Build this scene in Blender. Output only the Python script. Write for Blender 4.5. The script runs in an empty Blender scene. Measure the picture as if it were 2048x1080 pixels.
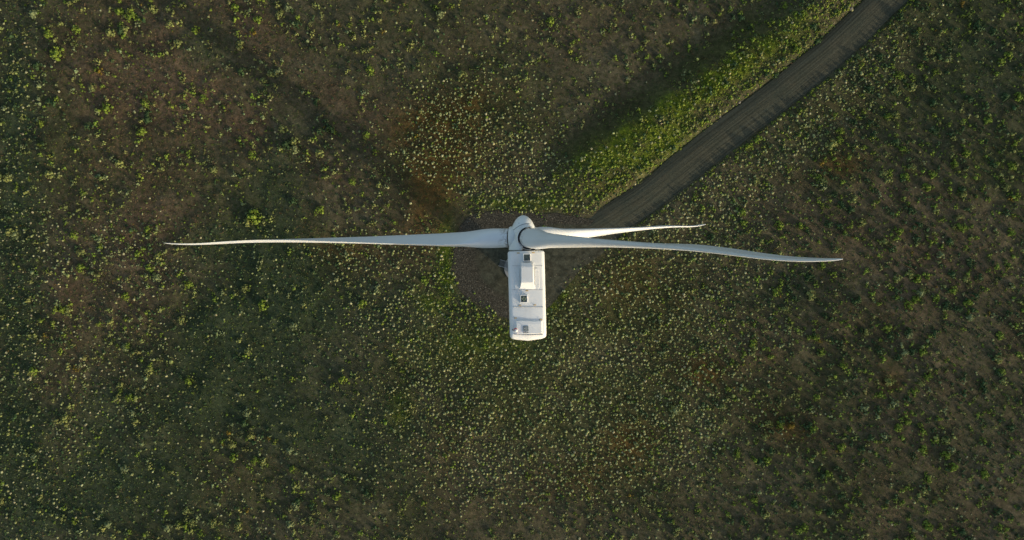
import bpy, bmesh, math, random
import numpy as np
from mathutils import Vector, Matrix

S = bpy.context.scene
COL = S.collection
R_ = math.radians
random.seed(7)
rng = np.random.default_rng(11)

# ------------------------------------------------------------------ camera, sky, sun, exposure
HUB_Z = 80.0
CAM_H = 148.44                       # drone height above the ground, looking straight down
F = 1365.0                           # focal length in photograph pixels (24 mm on a 36 mm sensor)
cam = bpy.data.cameras.new('camera'); cam_o = bpy.data.objects.new('camera', cam); COL.objects.link(cam_o)
cam.sensor_width = 36.0; cam.lens = 36.0 * F / 2048.0; cam.clip_start = 1.0; cam.clip_end = 6000.0
cam_o.location = (0, 0, CAM_H); cam_o.rotation_euler = (0, 0, 0)
S.camera = cam_o

SUN_EL = R_(10.5)
SUN_DIR = Vector((0.792, -0.610, 0)).normalized() * math.cos(SUN_EL) + Vector((0, 0, math.sin(SUN_EL)))
SUN_AZ = math.atan2(SUN_DIR.x, SUN_DIR.y)          # clockwise from +Y
w = bpy.data.worlds.new('World'); S.world = w; w.use_nodes = True
wn = w.node_tree.nodes; wl = w.node_tree.links
sky = wn.new('ShaderNodeTexSky'); sky.sky_type = 'NISHITA'; sky.sun_disc = False
sky.sun_elevation = SUN_EL; sky.sun_rotation = SUN_AZ
sky.altitude = 300; sky.air_density = 1.0; sky.dust_density = 2.0; sky.ozone_density = 0.5
wl.new(sky.outputs[0], wn['Background'].inputs[0]); wn['Background'].inputs[1].default_value = 0.135
sun = bpy.data.lights.new('sun', 'SUN'); sun.energy = 2.25; sun.angle = R_(0.53); sun.color = (1.0, 0.88, 0.69)
sun_o = bpy.data.objects.new('sun', sun); COL.objects.link(sun_o)
sun_o.rotation_euler = SUN_DIR.to_track_quat('Z', 'Y').to_euler(); sun_o.location = SUN_DIR * 300
S.view_settings.view_transform = 'Standard'; S.view_settings.look = 'None'
S.view_settings.gamma = 1.0; S.view_settings.exposure = 0.95; S.view_settings.use_curve_mapping = False

# ------------------------------------------------------------------ helpers
def px(x, y, z=0.0):                 # photograph pixel -> point at height z under the drone
    k = (CAM_H - z) / F
    return ((x - 1024.0) * k, (540.0 - y) * k)

def link(o, parent=None):
    COL.objects.link(o)
    if parent: o.parent = parent
    return o

def mesh_obj(name, verts, faces, mat, parent=None, smooth=False, loc=None):
    me = bpy.data.meshes.new(name); me.from_pydata([tuple(v) for v in verts], [], faces); me.update()
    if mat: me.materials.append(mat)
    if smooth: me.polygons.foreach_set('use_smooth', [True] * len(me.polygons))
    o = bpy.data.objects.new(name, me)
    if loc is not None: o.location = loc
    return link(o, parent)

def bm_obj(name, bm, mat, parent=None, smooth=False):
    me = bpy.data.meshes.new(name); bm.normal_update(); bm.to_mesh(me); bm.free()
    if mat: me.materials.append(mat)
    if smooth: me.polygons.foreach_set('use_smooth', [True] * len(me.polygons))
    return link(bpy.data.objects.new(name, me), parent)

def box(bm, c, s, rot=None, bev=0.0):
    r = bmesh.ops.create_cube(bm, size=1.0)
    M = Matrix.Translation(Vector(c)) @ (rot or Matrix.Identity(4)) @ Matrix.Diagonal((s[0], s[1], s[2], 1))
    bmesh.ops.transform(bm, matrix=M, verts=r['verts'])
    if bev:
        es = list({e for v in r['verts'] for e in v.link_edges})
        bmesh.ops.bevel(bm, geom=es, offset=bev, segments=2, affect='EDGES', profile=0.5)

def tube(bm, pts, rad, n=8, cap=True):
    pts = [Vector(p) for p in pts]; rings = []
    up = Vector((0, 0, 1))
    for i, p in enumerate(pts):
        t = (pts[min(i + 1, len(pts) - 1)] - pts[max(i - 1, 0)]).normalized()
        a = t.cross(up)
        if a.length < 1e-3: a = t.cross(Vector((1, 0, 0)))
        a.normalize(); b = t.cross(a).normalized()
        rr = rad[i] if isinstance(rad, (list, tuple)) else rad
        rings.append([bm.verts.new(p + (a * math.cos(k * 2 * math.pi / n) + b * math.sin(k * 2 * math.pi / n)) * rr) for k in range(n)])
    for r0, r1 in zip(rings, rings[1:]):
        for k in range(n): bm.faces.new((r0[k], r0[(k + 1) % n], r1[(k + 1) % n], r1[k]))
    if cap:
        bm.faces.new(rings[0][::-1]); bm.faces.new(rings[-1])

def lathe(bm, prof, n=48, M=None, cap0=True, cap1=True):      # prof: (radius, height) along local Z
    M = M or Matrix.Identity(4); rings = []
    for r, z in prof:
        rings.append([bm.verts.new(M @ Vector((r * math.cos(k * 2 * math.pi / n), r * math.sin(k * 2 * math.pi / n), z))) for k in range(n)])
    for r0, r1 in zip(rings, rings[1:]):
        for k in range(n): bm.faces.new((r0[k], r0[(k + 1) % n], r1[(k + 1) % n], r1[k]))
    if cap0: bm.faces.new(rings[0][::-1])
    if cap1: bm.faces.new(rings[-1])

def tag(o, label=None, cat=None, group=None, kind=None):
    if label: o['label'] = label
    if cat: o['category'] = cat
    if group: o['group'] = group
    if kind: o['kind'] = kind
    return o

# ------------------------------------------------------------------ materials
class NT:
    def __init__(s, name, rough=0.6, spec=0.3):
        s.m = bpy.data.materials.new(name); s.m.use_nodes = True
        s.n = s.m.node_tree.nodes; s.l = s.m.node_tree.links; s.b = s.n['Principled BSDF']
        s.b.inputs['Roughness'].default_value = rough
        s.b.inputs['Specular IOR Level'].default_value = spec
    def add(s, t, **k):
        n = s.n.new(t)
        for a, v in k.items(): setattr(n, a, v)
        return n
    def noise(s, vec, scale, detail=4, rough=0.55):
        n = s.add('ShaderNodeTexNoise'); n.inputs['Scale'].default_value = scale
        n.inputs['Detail'].default_value = detail; n.inputs['Roughness'].default_value = rough
        if vec is not None: s.l.new(vec, n.inputs['Vector'])
        return n.outputs['Fac']
    def ramp(s, fac, stops):
        n = s.add('ShaderNodeValToRGB'); s.l.new(fac, n.inputs[0])
        e = n.color_ramp.elements
        while len(e) < len(stops): e.new(0.5)
        for i, (p, c) in enumerate(stops):
            e[i].position = p; e[i].color = (c, c, c, 1) if not hasattr(c, '__len__') else (*c, 1)
        return n.outputs[0]
    def mix(s, fac, a, b, mode='MIX'):
        n = s.add('ShaderNodeMix', data_type='RGBA', blend_type=mode)
        for sock, v in ((n.inputs[0], fac), (n.inputs[6], a), (n.inputs[7], b)):
            if hasattr(v, 'is_linked'): s.l.new(v, sock)
            elif hasattr(v, '__len__'): sock.default_value = (*v, 1)
            else: sock.default_value = v
        return n.outputs[2]
    def color(s, c):
        if hasattr(c, 'is_linked'): s.l.new(c, s.b.inputs['Base Color'])
        else: s.b.inputs['Base Color'].default_value = (*c, 1)
    def bump(s, h, strength=0.3, dist=0.05):
        n = s.add('ShaderNodeBump'); n.inputs['Strength'].default_value = strength; n.inputs['Distance'].default_value = dist
        s.l.new(h, n.inputs['Height']); s.l.new(n.outputs[0], s.b.inputs['Normal'])
    def pos(s): return s.add('ShaderNodeNewGeometry').outputs['Position']
    def obj(s): return s.add('ShaderNodeTexCoord').outputs['Object']

def paint(name, col, rough=0.45, dirt=0.25, dscale=0.9, dcol=(0.36, 0.33, 0.27)):
    t = NT(name, rough, 0.4); v = t.obj()
    mp = t.add('ShaderNodeMapping'); mp.inputs['Scale'].default_value = (1.0, 0.35, 1.0); t.l.new(v, mp.inputs[0])
    a = t.ramp(t.noise(mp.outputs[0], dscale, 8, 0.65), [(0.48, 0.0), (0.78, dirt)])
    b = t.ramp(t.noise(v, 14.0, 4, 0.6), [(0.55, 0.0), (0.8, dirt * 0.6)])
    c = t.mix(b, t.mix(a, col, dcol), dcol)
    t.color(c); t.bump(t.noise(v, 2.2, 3), 0.06, 0.05)
    return t.m

M_white = paint('nacelle_white_paint', (0.665, 0.675, 0.66), 0.5, 0.34)
M_tower = paint('tower_white_paint', (0.72, 0.72, 0.69), 0.5, 0.12)
M_spin = paint('spinner_white_paint', (0.64, 0.66, 0.64), 0.5, 0.22)
M_seam = paint('seam_grey_sealant', (0.47, 0.47, 0.45), 0.8, 0.3)
M_seal_shade = paint('dark_seal_and_gap_shade', (0.035, 0.035, 0.035), 0.7, 0.3)
M_lug = paint('ochre_lifting_lug', (0.50, 0.36, 0.15), 0.6, 0.5)
M_steel = paint('galvanised_steel', (0.36, 0.37, 0.37), 0.45, 0.4)
M_red = paint('red_lamp_lens', (0.45, 0.02, 0.05), 0.2, 0.1)
M_grate = paint('dark_steel_grating', (0.13, 0.14, 0.145), 0.5, 0.4)
M_black = paint('black_plastic', (0.03, 0.03, 0.035), 0.5, 0.2)
M_conc = paint('foundation_concrete', (0.30, 0.29, 0.27), 0.9, 0.5, 0.4)

def glass_mat():
    t = NT('hatch_glazing', 0.12, 0.6); v = t.obj()
    t.color(t.mix(t.ramp(t.noise(v, 5.0, 5), [(0.4, 0.0), (0.75, 1.0)]), (0.035, 0.05, 0.05), (0.10, 0.12, 0.09)))
    return t.m
M_glass = glass_mat()
M_grn = paint('pale_green_fitting', (0.30, 0.34, 0.20), 0.5, 0.3)
M_mesh = paint('grey_hatch_grille', (0.20, 0.23, 0.23), 0.5, 0.5, 3.0, (0.06, 0.06, 0.06))

def blade_mat():
    t = NT('blade_white_gelcoat', 0.38, 0.45); v = t.obj()
    at = t.add('ShaderNodeAttribute', attribute_name='span')            # metres from the hub; y = chordwise
    sep = t.add('ShaderNodeSeparateXYZ'); t.l.new(at.outputs['Vector'], sep.inputs[0])
    root = t.ramp(sep.outputs[0], [(0.0, 1.0), (0.028, 0.0)])            # span is stored as r / 41
    root.node.color_ramp.elements[0].position = 0.036; root.node.color_ramp.elements[1].position = 0.062
    streak = t.ramp(t.noise(v, 2.3, 6, 0.7), [(0.47, 0.0), (0.62, 1.0)])
    m = t.add('ShaderNodeMath', operation='MULTIPLY'); t.l.new(root, m.inputs[0]); t.l.new(streak, m.inputs[1])
    film = t.ramp(t.noise(v, 0.5, 8, 0.7), [(0.5, 0.0), (0.85, 0.25)])
    c = t.mix(film, (0.62, 0.645, 0.65), (0.46, 0.45, 0.42))
    t.color(t.mix(m.outputs[0], c, (0.16, 0.12, 0.085)))
    return t.m
M_blade = blade_mat()

def ground_mat():
    t = NT('field_soil', 0.95, 0.08); p = t.pos()
    at = t.add('ShaderNodeAttribute', attribute_name='soil')
    n1 = t.noise(p, 0.9, 8, 0.62); n2 = t.noise(p, 5.0, 5, 0.6); n3 = t.noise(p, 0.16, 5, 0.55)
    g1 = t.ramp(n1, [(0.32, 0.55), (0.7, 1.45)])
    g2 = t.ramp(n2, [(0.35, 0.65), (0.68, 1.35)])
    c = t.mix(1.0, at.outputs['Color'], g1, 'MULTIPLY'); c = t.mix(1.0, c, g2, 'MULTIPLY')
    lit = t.ramp(t.noise(p, 2.4, 8, 0.7), [(0.55, 0.0), (0.72, 0.55)])
    c = t.mix(lit, c, (0.125, 0.096, 0.050))                             # dry litter and stems
    mo = t.ramp(t.noise(p, 1.3, 7, 0.68), [(0.50, 0.0), (0.64, 0.8)])
    c = t.mix(mo, c, (0.034, 0.046, 0.014))                             # low green growth
    t.color(c)
    h = t.add('ShaderNodeMath', operation='ADD'); t.l.new(n1, h.inputs[0]); t.l.new(n2, h.inputs[1])
    t.bump(h.outputs[0], 0.55, 0.12)
    return t.m

def road_mat():
    t = NT('compacted_dirt_road', 0.95, 0.06); p = t.pos()
    at = t.add('ShaderNodeAttribute', attribute_name='lane')             # x across (m), y along (m), z = pad blend
    mp = t.add('ShaderNodeMapping'); mp.inputs['Scale'].default_value = (3.0, 0.035, 1.0); t.l.new(at.outputs['Vector'], mp.inputs[0])
    st = t.noise(mp.outputs[0], 1.0, 6, 0.7)
    n1 = t.noise(p, 0.22, 6, 0.6); n2 = t.noise(p, 2.6, 8, 0.72)
    c = t.mix(t.ramp(n1, [(0.35, 0.0), (0.7, 1.0)]), (0.060, 0.062, 0.042), (0.078, 0.072, 0.047))
    c = t.mix(1.0, c, t.ramp(st, [(0.35, 0.55), (0.65, 1.35)]), 'MULTIPLY')
    c = t.mix(1.0, c, t.ramp(n2, [(0.3, 0.70), (0.7, 1.30)]), 'MULTIPLY')
    sz = t.add('ShaderNodeSeparateXYZ'); t.l.new(at.outputs['Vector'], sz.inputs[0])
    rim = t.ramp(sz.outputs[2], [(0.60, 0.0), (0.70, 0.9)])
    grit = t.mix(t.ramp(t.noise(p, 4.0, 3, 0.8), [(0.42, 0.0), (0.60, 1.0)]), (0.022, 0.020, 0.015), (0.088, 0.076, 0.055))
    c = t.mix(1.0, c, t.ramp(sz.outputs[2], [(0.0, 1.0), (0.02, 0.84)]), 'MULTIPLY')
    c = t.mix(rim, c, grit)
    t.color(c)
    h = t.add('ShaderNodeMath', operation='MULTIPLY_ADD'); h.inputs[1].default_value = 1.6
    t.l.new(st, h.inputs[0]); t.l.new(n2, h.inputs[2]); t.bump(h.outputs[0], 0.35, 0.05)
    return t.m

def leaf_mat():                                                          # plant colour is stored with each plant
    t = NT('plant_foliage', 0.75, 0.12); p = t.pos()
    at = t.add('ShaderNodeAttribute', attribute_name='leaf')
    n = t.ramp(t.noise(p, 9.0, 4, 0.6), [(0.3, 0.62), (0.7, 1.38)])
    c = t.mix(1.0, at.outputs['Color'], n, 'MULTIPLY'); t.color(c)
    return t.m
def stone_mat():
    t = NT('field_stone', 0.9, 0.15); p = t.pos()
    t.color(t.mix(t.ramp(t.noise(p, 3.0, 6), [(0.3, 0.0), (0.7, 1.0)]), (0.07, 0.065, 0.052), (0.24, 0.22, 0.17)))
    t.bump(t.noise(p, 14.0, 4), 0.4, 0.03)
    return t.m
M_ground = ground_mat(); M_road = road_mat(); M_leaf = leaf_mat(); M_stone = stone_mat()

# ------------------------------------------------------------------ terrain
def vnoise(x, y, s, seed):
    x = np.asarray(x) / s; y = np.asarray(y) / s
    xi = np.floor(x).astype(np.int64); yi = np.floor(y).astype(np.int64); fx = x - xi; fy = y - yi
    fx = fx * fx * (3 - 2 * fx); fy = fy * fy * (3 - 2 * fy)
    def h(a, b):
        n = (a * 374761393 + b * 668265263 + seed * 974634541) & 0x7fffffff
        n = ((n ^ (n >> 13)) * 1274126177) & 0x7fffffff
        return ((n ^ (n >> 16)) & 0xffff) / 65535.0
    return (h(xi, yi) * (1 - fx) + h(xi + 1, yi) * fx) * (1 - fy) + (h(xi, yi + 1) * (1 - fx) + h(xi + 1, yi + 1) * fx) * fy
def fbm(x, y, s, seed, o=3):
    v = 0; a = 1; t = 0
    for i in range(o):
        v = v + a * vnoise(x, y, s / 2 ** i, seed + i * 17); t += a; a *= 0.5
    return v / t
def sstep(a, b, x):
    t = np.clip((x - a) / (b - a), 0, 1); return t * t * (3 - 2 * t)

ROAD_PX = [(1130, 500), (1190, 462), (1222, 442), (1290, 398), (1350, 350), (1415, 298), (1480, 248), (1545, 200), (1600, 156), (1661, 106), (1698, 72), (1772, 0), (1855, -80), (2070, -290), (2900, -1500)]
ROAD = np.array([px(*p) for p in ROAD_PX])
def dense(P, step=1.2):
    out = []
    Q = np.vstack([2 * P[0] - P[1], P, 2 * P[-1] - P[-2]])
    for i in range(1, len(Q) - 2):
        n = max(2, int(np.linalg.norm(Q[i + 1] - Q[i]) / step))
        for k in range(n):
            t = k / n; a, b, c, d = Q[i - 1], Q[i], Q[i + 1], Q[i + 2]
            out.append(0.5 * (2 * b + (c - a) * t + (2 * a - 5 * b + 4 * c - d) * t * t + (3 * b - a - 3 * c + d) * t ** 3))
    out.append(Q[-2]); return np.array(out)
ROAD_D = dense(ROAD)
CREST = np.array([px(*p) for p in [(1085, 395), (1130, 352), (1200, 295), (1280, 243), (1350, 192), (1430, 135), (1500, 90), (1570, 45), (1650, -10), (1760, -100), (1900, -260)]])
def pl_dist(x, y, P):                # signed distance to a polyline (left of its direction positive) and place along it
    best = np.full(x.shape, 1e9); sg = np.zeros(x.shape); al = np.zeros(x.shape); acc = 0.0
    for a, b in zip(P, P[1:]):
        d = b - a; L = np.linalg.norm(d); u = d / L
        tx = x - a[0]; ty = y - a[1]; t = np.clip(tx * u[0] + ty * u[1], 0, L)
        ex = tx - t * u[0]; ey = ty - t * u[1]; q = np.hypot(ex, ey); m = q < best
        best = np.where(m, q, best); sg = np.where(m, np.where(u[0] * ty - u[1] * tx >= 0, 1.0, -1.0), sg); al = np.where(m, acc + t, al); acc += L
    return best * sg, al
PAD_PX = [(905, 500), (912, 470), (930, 440), (965, 424), (1010, 420), (1060, 424), (1120, 428), (1172, 436), (1210, 448), (1250, 470), (1205, 507), (1163, 540), (1132, 575), (1100, 612), (1060, 640), (1018, 638), (985, 625), (945, 603), (915, 575), (903, 540)]
PAD = np.array([px(*p) for p in PAD_PX])
def in_poly(x, y, P):
    c = np.zeros(x.shape, bool); n = len(P)
    for i in range(n):
        x0, y0 = P[i]; x1, y1 = P[(i + 1) % n]
        if y0 == y1: continue
        c ^= ((y0 > y) != (y1 > y)) & (x < (x1 - x0) * (y - y0) / (y1 - y0) + x0)
    return c
def pad_sd(x, y):                    # negative inside
    d, _ = pl_dist(x, y, np.vstack([PAD, PAD[:1]])); return np.where(in_poly(x, y, PAD), -np.abs(d), np.abs(d))
HALF = 3.45
def height(x, y):
    x = np.asarray(x, float); y = np.asarray(y, float)
    dr, _ = pl_dist(x, y, ROAD); dc, ac = pl_dist(x, y, CREST); sp = pad_sd(x, y)
    flat = sstep(0.5, 9.0, np.minimum(np.abs(dr) - HALF, sp))
    h = flat * (1.1 * (fbm(x, y, 42, 3) - .5) + 0.5 * (fbm(x, y, 11, 9) - .5) + (.34 + .22 * sstep(-10, -40, x)) * (fbm(x, y, 4.6, 14, 2) - .5)) + sstep(-.5, 3.0, np.minimum(np.abs(dr) - HALF, sp)) * 0.22 * (fbm(x, y, 2.6, 21) - .5)
    fade = sstep(0, 11, ac)
    ridge = np.where(dc > 0, np.exp(-(dc / 3.2) ** 2), np.exp(-(dc / 8.0) ** 2)) * 1.25 * fade
    h = h + ridge * sstep(HALF + 0.3, HALF + 7, np.where(dr > 0, dr, -99))
    # swale behind the crest, roadside ditch and cut bank on the uphill side
    h = h - 0.15 * fade * np.exp(-((dc - 6) / 3.0) ** 2)
    onroad = sstep(6, 16, pl_dist(x, y, ROAD)[1])
    h = h + onroad * np.where(dr > 0, -0.30 * np.exp(-((dr - HALF - 0.1) / 0.55) ** 2) + 0.45 * sstep(HALF + 0.3, HALF + 1.7, dr) * (1 - sstep(HALF + 3, HALF + 16, dr)), 0.30 * sstep(HALF, HALF + 1.2, -dr) * (1 - .5 * sstep(HALF + 3, HALF + 14, -dr)))
    h = h - 0.06 * (1 - sstep(HALF - 0.6, HALF + .2, np.abs(dr))) - 0.05 * (1 - sstep(-1.5, 0.3, sp))
    return h

def blobs(x, y, L):                  # soft patches given in photograph pixels on the ground
    v = np.zeros(np.shape(x)); k = CAM_H / F
    for (cx, cy, rx, ry, *o) in L:
        an = R_(o[0]) if o else 0.0; wt = o[1] if len(o) > 1 else 1.0
        X, Y = px(cx, cy); dx = x - X; dy = y - Y
        u = (dx * math.cos(an) + dy * math.sin(an)) / (rx * k); q = (-dx * math.sin(an) + dy * math.cos(an)) / (ry * k)
        v = v + wt * np.exp(-(u * u + q * q))
    return v
RUST = [(835, 235, 70, 40, 30), (905, 290, 110, 60, 20), (865, 400, 60, 60), (830, 480, 60, 70), (930, 210, 60, 25, 30, .8), (690, 500, 90, 40, 0, .6), (1270, 880, 60, 35), (1380, 740, 50, 25, 0, .6), (1690, 330, 40, 25), (1560, 850, 60, 30, -30, .8), (1290, 560, 110, 60, 0, .5), (1100, 965, 170, 50, 10, .7), (1780, 765, 30, 30), (1420, 745, 30, 25), (1020, 560, 10, 10), (800, 780, 40, 50, 0, .4), (1000, 340, 60, 25, 20, .5), (900, 900, 60, 60, 0, .4), (1250, 350, 80, 20, 36, .7), (1450, 160, 120, 16, 36, .9), (1690, 620, 60, 40, 0, .4)]
BROWN = [(250, 150, 190, 130, -30), (430, 230, 120, 45, -36), (180, 610, 130, 90, -20), (95, 760, 70, 45), (330, 400, 170, 90, -30, .8), (640, 330, 90, 30, -38, .8), (250, 480, 150, 60, -30, .8), (1750, 450, 260, 120, -20, .55), (1900, 650, 200, 120, -30, .5), (1500, 700, 160, 120, 0, .5), (1800, 950, 220, 110, -30, .6), (450, 940, 60, 50, 0, .5), (560, 90, 140, 35, -36, .6), (1100, 60, 160, 50, 0, .4), (480, 30, 140, 40, -38, .9), (640, 170, 120, 45, -38, .9), (520, 260, 110, 35, -38, .8), (330, 100, 130, 40, -38, .6), (750, 240, 60, 40, -38, .7)]  # brown soil; last blobs also paint up lit ground beside the tower shadow
MOSS = [(560, 350, 60, 110, -20, .8), (470, 490, 110, 60), (570, 570, 90, 90), (560, 710, 140, 110), (330, 830, 170, 90, 15), (190, 1000, 190, 90), (420, 650, 60, 60), (30, 540, 60, 700, 0, 1.0), (1600, 590, 130, 50, 0, .5), (1930, 640, 80, 70, 0, .4), (1960, 150, 110, 90, 0, .4), (600, 120, 90, 60, -35, .5), (410, 90, 60, 50, 0, .6), (760, 600, 60, 60, 0, .4), (640, 880, 120, 90, 0, .6), (760, 830, 80, 120, 0, .35)]
LUSH = [(1180, 318, 60, 22, 36), (1280, 258, 80, 26, 34), (1370, 200, 80, 26, 36), (1470, 130, 80, 26, 36), (1560, 80, 60, 26, 36, .7), (893, 520, 16, 70), (860, 590, 30, 40, 0, .6), (1050, 408, 80, 14, 0, .8), (1210, 350, 60, 30, 30, .8), (1330, 285, 70, 30, 36, .7), (800, 800, 22, 60, 0, .7), (960, 700, 120, 40, 0, .35), (1110, 600, 40, 16, 45, .6)]
DOTS_ = [(1150, 720, 260, 170), (900, 740, 130, 150), (1330, 590, 190, 150), (1590, 275, 130, 50, 36), (1270, 850, 220, 130), (960, 240, 150, 110)]
SWALE_ = [(1165, 285, 60, 22, 34), (1260, 215, 80, 24, 34), (1385, 125, 90, 24, 36), (1490, 55, 80, 24, 36)]  # green tint; the darker soil also puts some swale shade into the colour
def soil_colour(x, y):
    n = fbm(x, y, 9, 41) * 1.6 - .3; n2 = fbm(x, y, 4, 77, 4); n3 = fbm(x, y, 23, 55)
    base = np.stack([.082 + 0 * x, .070 + 0 * x, .040 + 0 * x], -1)
    def lay(c, a): return base * (1 - a[..., None]) + np.array(c) * a[..., None]
    base = lay((.046, .050, .022), np.clip((n3 - .40) * 2.4, 0, .85))
    base = lay((.054, .054, .018), np.clip(blobs(x, y, DOTS_) * (.2 + n) * .8 + blobs(x, y, SWALE_) * .7, 0, .8))
    base = lay((.120, .078, .046), np.clip(blobs(x, y, BROWN) * (0.25 + n) * .9, 0, .9))
    base = lay((.095, .052, .014), np.clip(blobs(x, y, RUST) * (n3 * 1.6 - .15) * (.25 + 1.4 * n2), 0, .85))
    base = lay((.034, .048, .024), np.clip(blobs(x, y, MOSS) * (0.45 + n) * 1.0, 0, .85))
    base = lay((.085, .115, .008), np.clip(blobs(x, y, LUSH) * (n2 * 2.6 - .55) * 1.2, 0, .92))
    return base * (0.65 + 0.7 * n2)[..., None]

def axis_pts(lim, step, far):
    c = np.arange(-lim, lim + step / 2, step); e = []; v = lim; s = step
    while v < far: s *= 1.35; v += s; e.append(v)
    e = np.array(e); return np.concatenate([-e[::-1], c, e])
def grid_mesh(name, xs, ys, hf, mat):
    X, Y = np.meshgrid(xs, ys); Z = hf(X, Y); nx, ny = len(xs), len(ys)
    V = np.stack([X, Y, Z], -1).reshape(-1, 3).astype(np.float32)
    i = np.arange(nx * ny).reshape(ny, nx)
    Q = np.stack([i[:-1, :-1], i[:-1, 1:], i[1:, 1:], i[1:, :-1]], -1).reshape(-1, 4).astype(np.int32)
    return raw_mesh(name, V, Q, mat, True), X, Y
def raw_mesh(name, V, Q, mat, smooth):
    me = bpy.data.meshes.new(name); k = Q.shape[1]
    me.vertices.add(len(V)); me.vertices.foreach_set('co', np.ascontiguousarray(V, np.float32).ravel())
    me.loops.add(Q.size); me.loops.foreach_set('vertex_index', np.ascontiguousarray(Q, np.int32).ravel())
    me.polygons.add(len(Q)); me.polygons.foreach_set('loop_start', np.arange(0, Q.size, k, dtype=np.int32))
    me.polygons.foreach_set('loop_total', np.full(len(Q), k, np.int32))
    me.polygons.foreach_set('use_smooth', np.full(len(Q), smooth))
    me.materials.append(mat); me.update(calc_edges=True); me.validate()
    return me
def set_col(me, name, C):
    a = me.attributes.new(name, 'FLOAT_COLOR', 'POINT')
    c = np.ones((len(C), 4), np.float32); c[:, :3] = C; a.data.foreach_set('color', c.ravel())
def set_vec(me, name, V):
    a = me.attributes.new(name, 'FLOAT_VECTOR', 'POINT'); a.data.foreach_set('vector', np.ascontiguousarray(V, np.float32).ravel())

me, GX, GY = grid_mesh('ground', axis_pts(140, 0.55, 2600), axis_pts(80, 0.55, 2600), height, M_ground)
set_col(me, 'soil', soil_colour(GX, GY).reshape(-1, 3))
tag(link(bpy.data.objects.new('ground', me)), kind='structure')

# dirt road: a crowned strip laid on the terrain, running into the round turning pad
def strip():
    P = ROAD_D; n = len(P); T = np.gradient(P, axis=0); T /= np.linalg.norm(T, axis=1)[:, None]; Nn = np.stack([-T[:, 1], T[:, 0]], 1)
    s = np.concatenate([[0], np.cumsum(np.linalg.norm(np.diff(P, axis=0), axis=1))])
    cs = np.linspace(-1, 1, 25); V = []; L = []
    for i in range(n):
        wob = 0.35 * (vnoise(s[i], 0.0, 5.0, 5) - .5); wob2 = 0.35 * (vnoise(s[i], 9.0, 4.0, 6) - .5)
        for c in cs:
            d = c * (HALF + (wob if c > 0 else wob2)); q = P[i] + Nn[i] * d
            z = 0.10 * (1 - abs(c) ** 2.2) - (0.16 * max(0, c - .45) / .55 if c > 0 else 0)
            for r0 in (-1.9, -.55, .95, 1.75): z -= 0.028 * math.exp(-((d - r0 - .3 * math.sin(s[i] * .06)) / .16) ** 2)
            V.append((q[0], q[1], z + 0.02)); L.append((d, s[i], 0))
    m = len(cs); i = np.arange(n * m).reshape(n, m)
    Q = np.stack([i[:-1, :-1], i[1:, :-1], i[1:, 1:], i[:-1, 1:]], -1).reshape(-1, 4)[:, ::-1]
    me = raw_mesh('dirt_road', np.array(V), Q, M_road, True); set_vec(me, 'lane', np.array(L)); return me
tag(link(bpy.data.objects.new('dirt_road', strip())), kind='structure')

TX, TY = px(1036, 536)               # tower axis on the ground
def pad_mesh():
    P = dense(np.vstack([PAD, PAD[:1]]), .7)[:-1]; c = np.array([TX + 2, TY]); P = np.array([c + (q - c) * (1 + .07 * (fbm(q[0], q[1], 2.4, 45) - .62)) for q in P]); V = []; L = []; K = 14
    for p in P:
        for k in range(1, K + 1):
            q = c + (p - c) * (k / K); e = 0.03 * vnoise(q[0], q[1], 1.4, 4) + .03
            V.append((q[0], q[1], 0.050 + 0.03 * (1 - (k / K) ** 3) + e * .5 * (k < K))); L.append((q[0] * .3, q[1] * 26.0, (k / K + .10 * (vnoise(q[0], q[1], 2.0, 8) - .5)) * (1 - .6 * float(sstep(px(1080, 0)[0], px(1110, 0)[0], q[0]) * sstep(px(0, 440)[1], px(0, 460)[1], q[1])))))
    n = len(P); V.append((c[0], c[1], 0.085)); L.append((0, 0, 1)); i = np.arange(n * K).reshape(n, K); j = np.roll(i, -1, 0)
    Q = np.stack([i[:, :-1], i[:, 1:], j[:, 1:], j[:, :-1]], -1).reshape(-1, 4)
    fan = np.stack([np.full(n, n * K), i[:, 0], j[:, 0], j[:, 0]], -1)
    me = bpy.data.meshes.new('gravel_pad'); me.from_pydata([tuple(v) for v in V], [], [tuple(q) for q in Q.tolist()] + [(n * K, int(a), int(b)) for a, b in zip(i[:, 0], j[:, 0])])
    me.materials.append(M_road); me.polygons.foreach_set('use_smooth', [True] * len(me.polygons)); set_vec(me, 'lane', np.array(L)); me.update(); return me
tag(link(bpy.data.objects.new('turning_pad', pad_mesh())), kind='structure')

# ------------------------------------------------------------------ wind turbine
turb = link(bpy.data.objects.new('wind_turbine', None)); turb.location = (TX, TY, 0)
tag(turb, 'tall white three-bladed wind turbine standing on the dirt pad at the end of the road', 'wind turbine')
PSI = 0.0257; TAU = 0.0841; THETA = 0.3263
fwd = Vector((-math.sin(PSI), math.cos(PSI), 0)); e1 = Vector((math.cos(PSI), math.sin(PSI), 0)); ez = Vector((0, 0, 1))
ax = fwd * math.cos(TAU) + ez * math.sin(TAU); e2 = -fwd * math.sin(TAU) + ez * math.cos(TAU)
base = Vector((TX, TY, 0))
hub = Vector((*px(1047.3, 475.6, HUB_Z), HUB_Z)) - base
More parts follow.
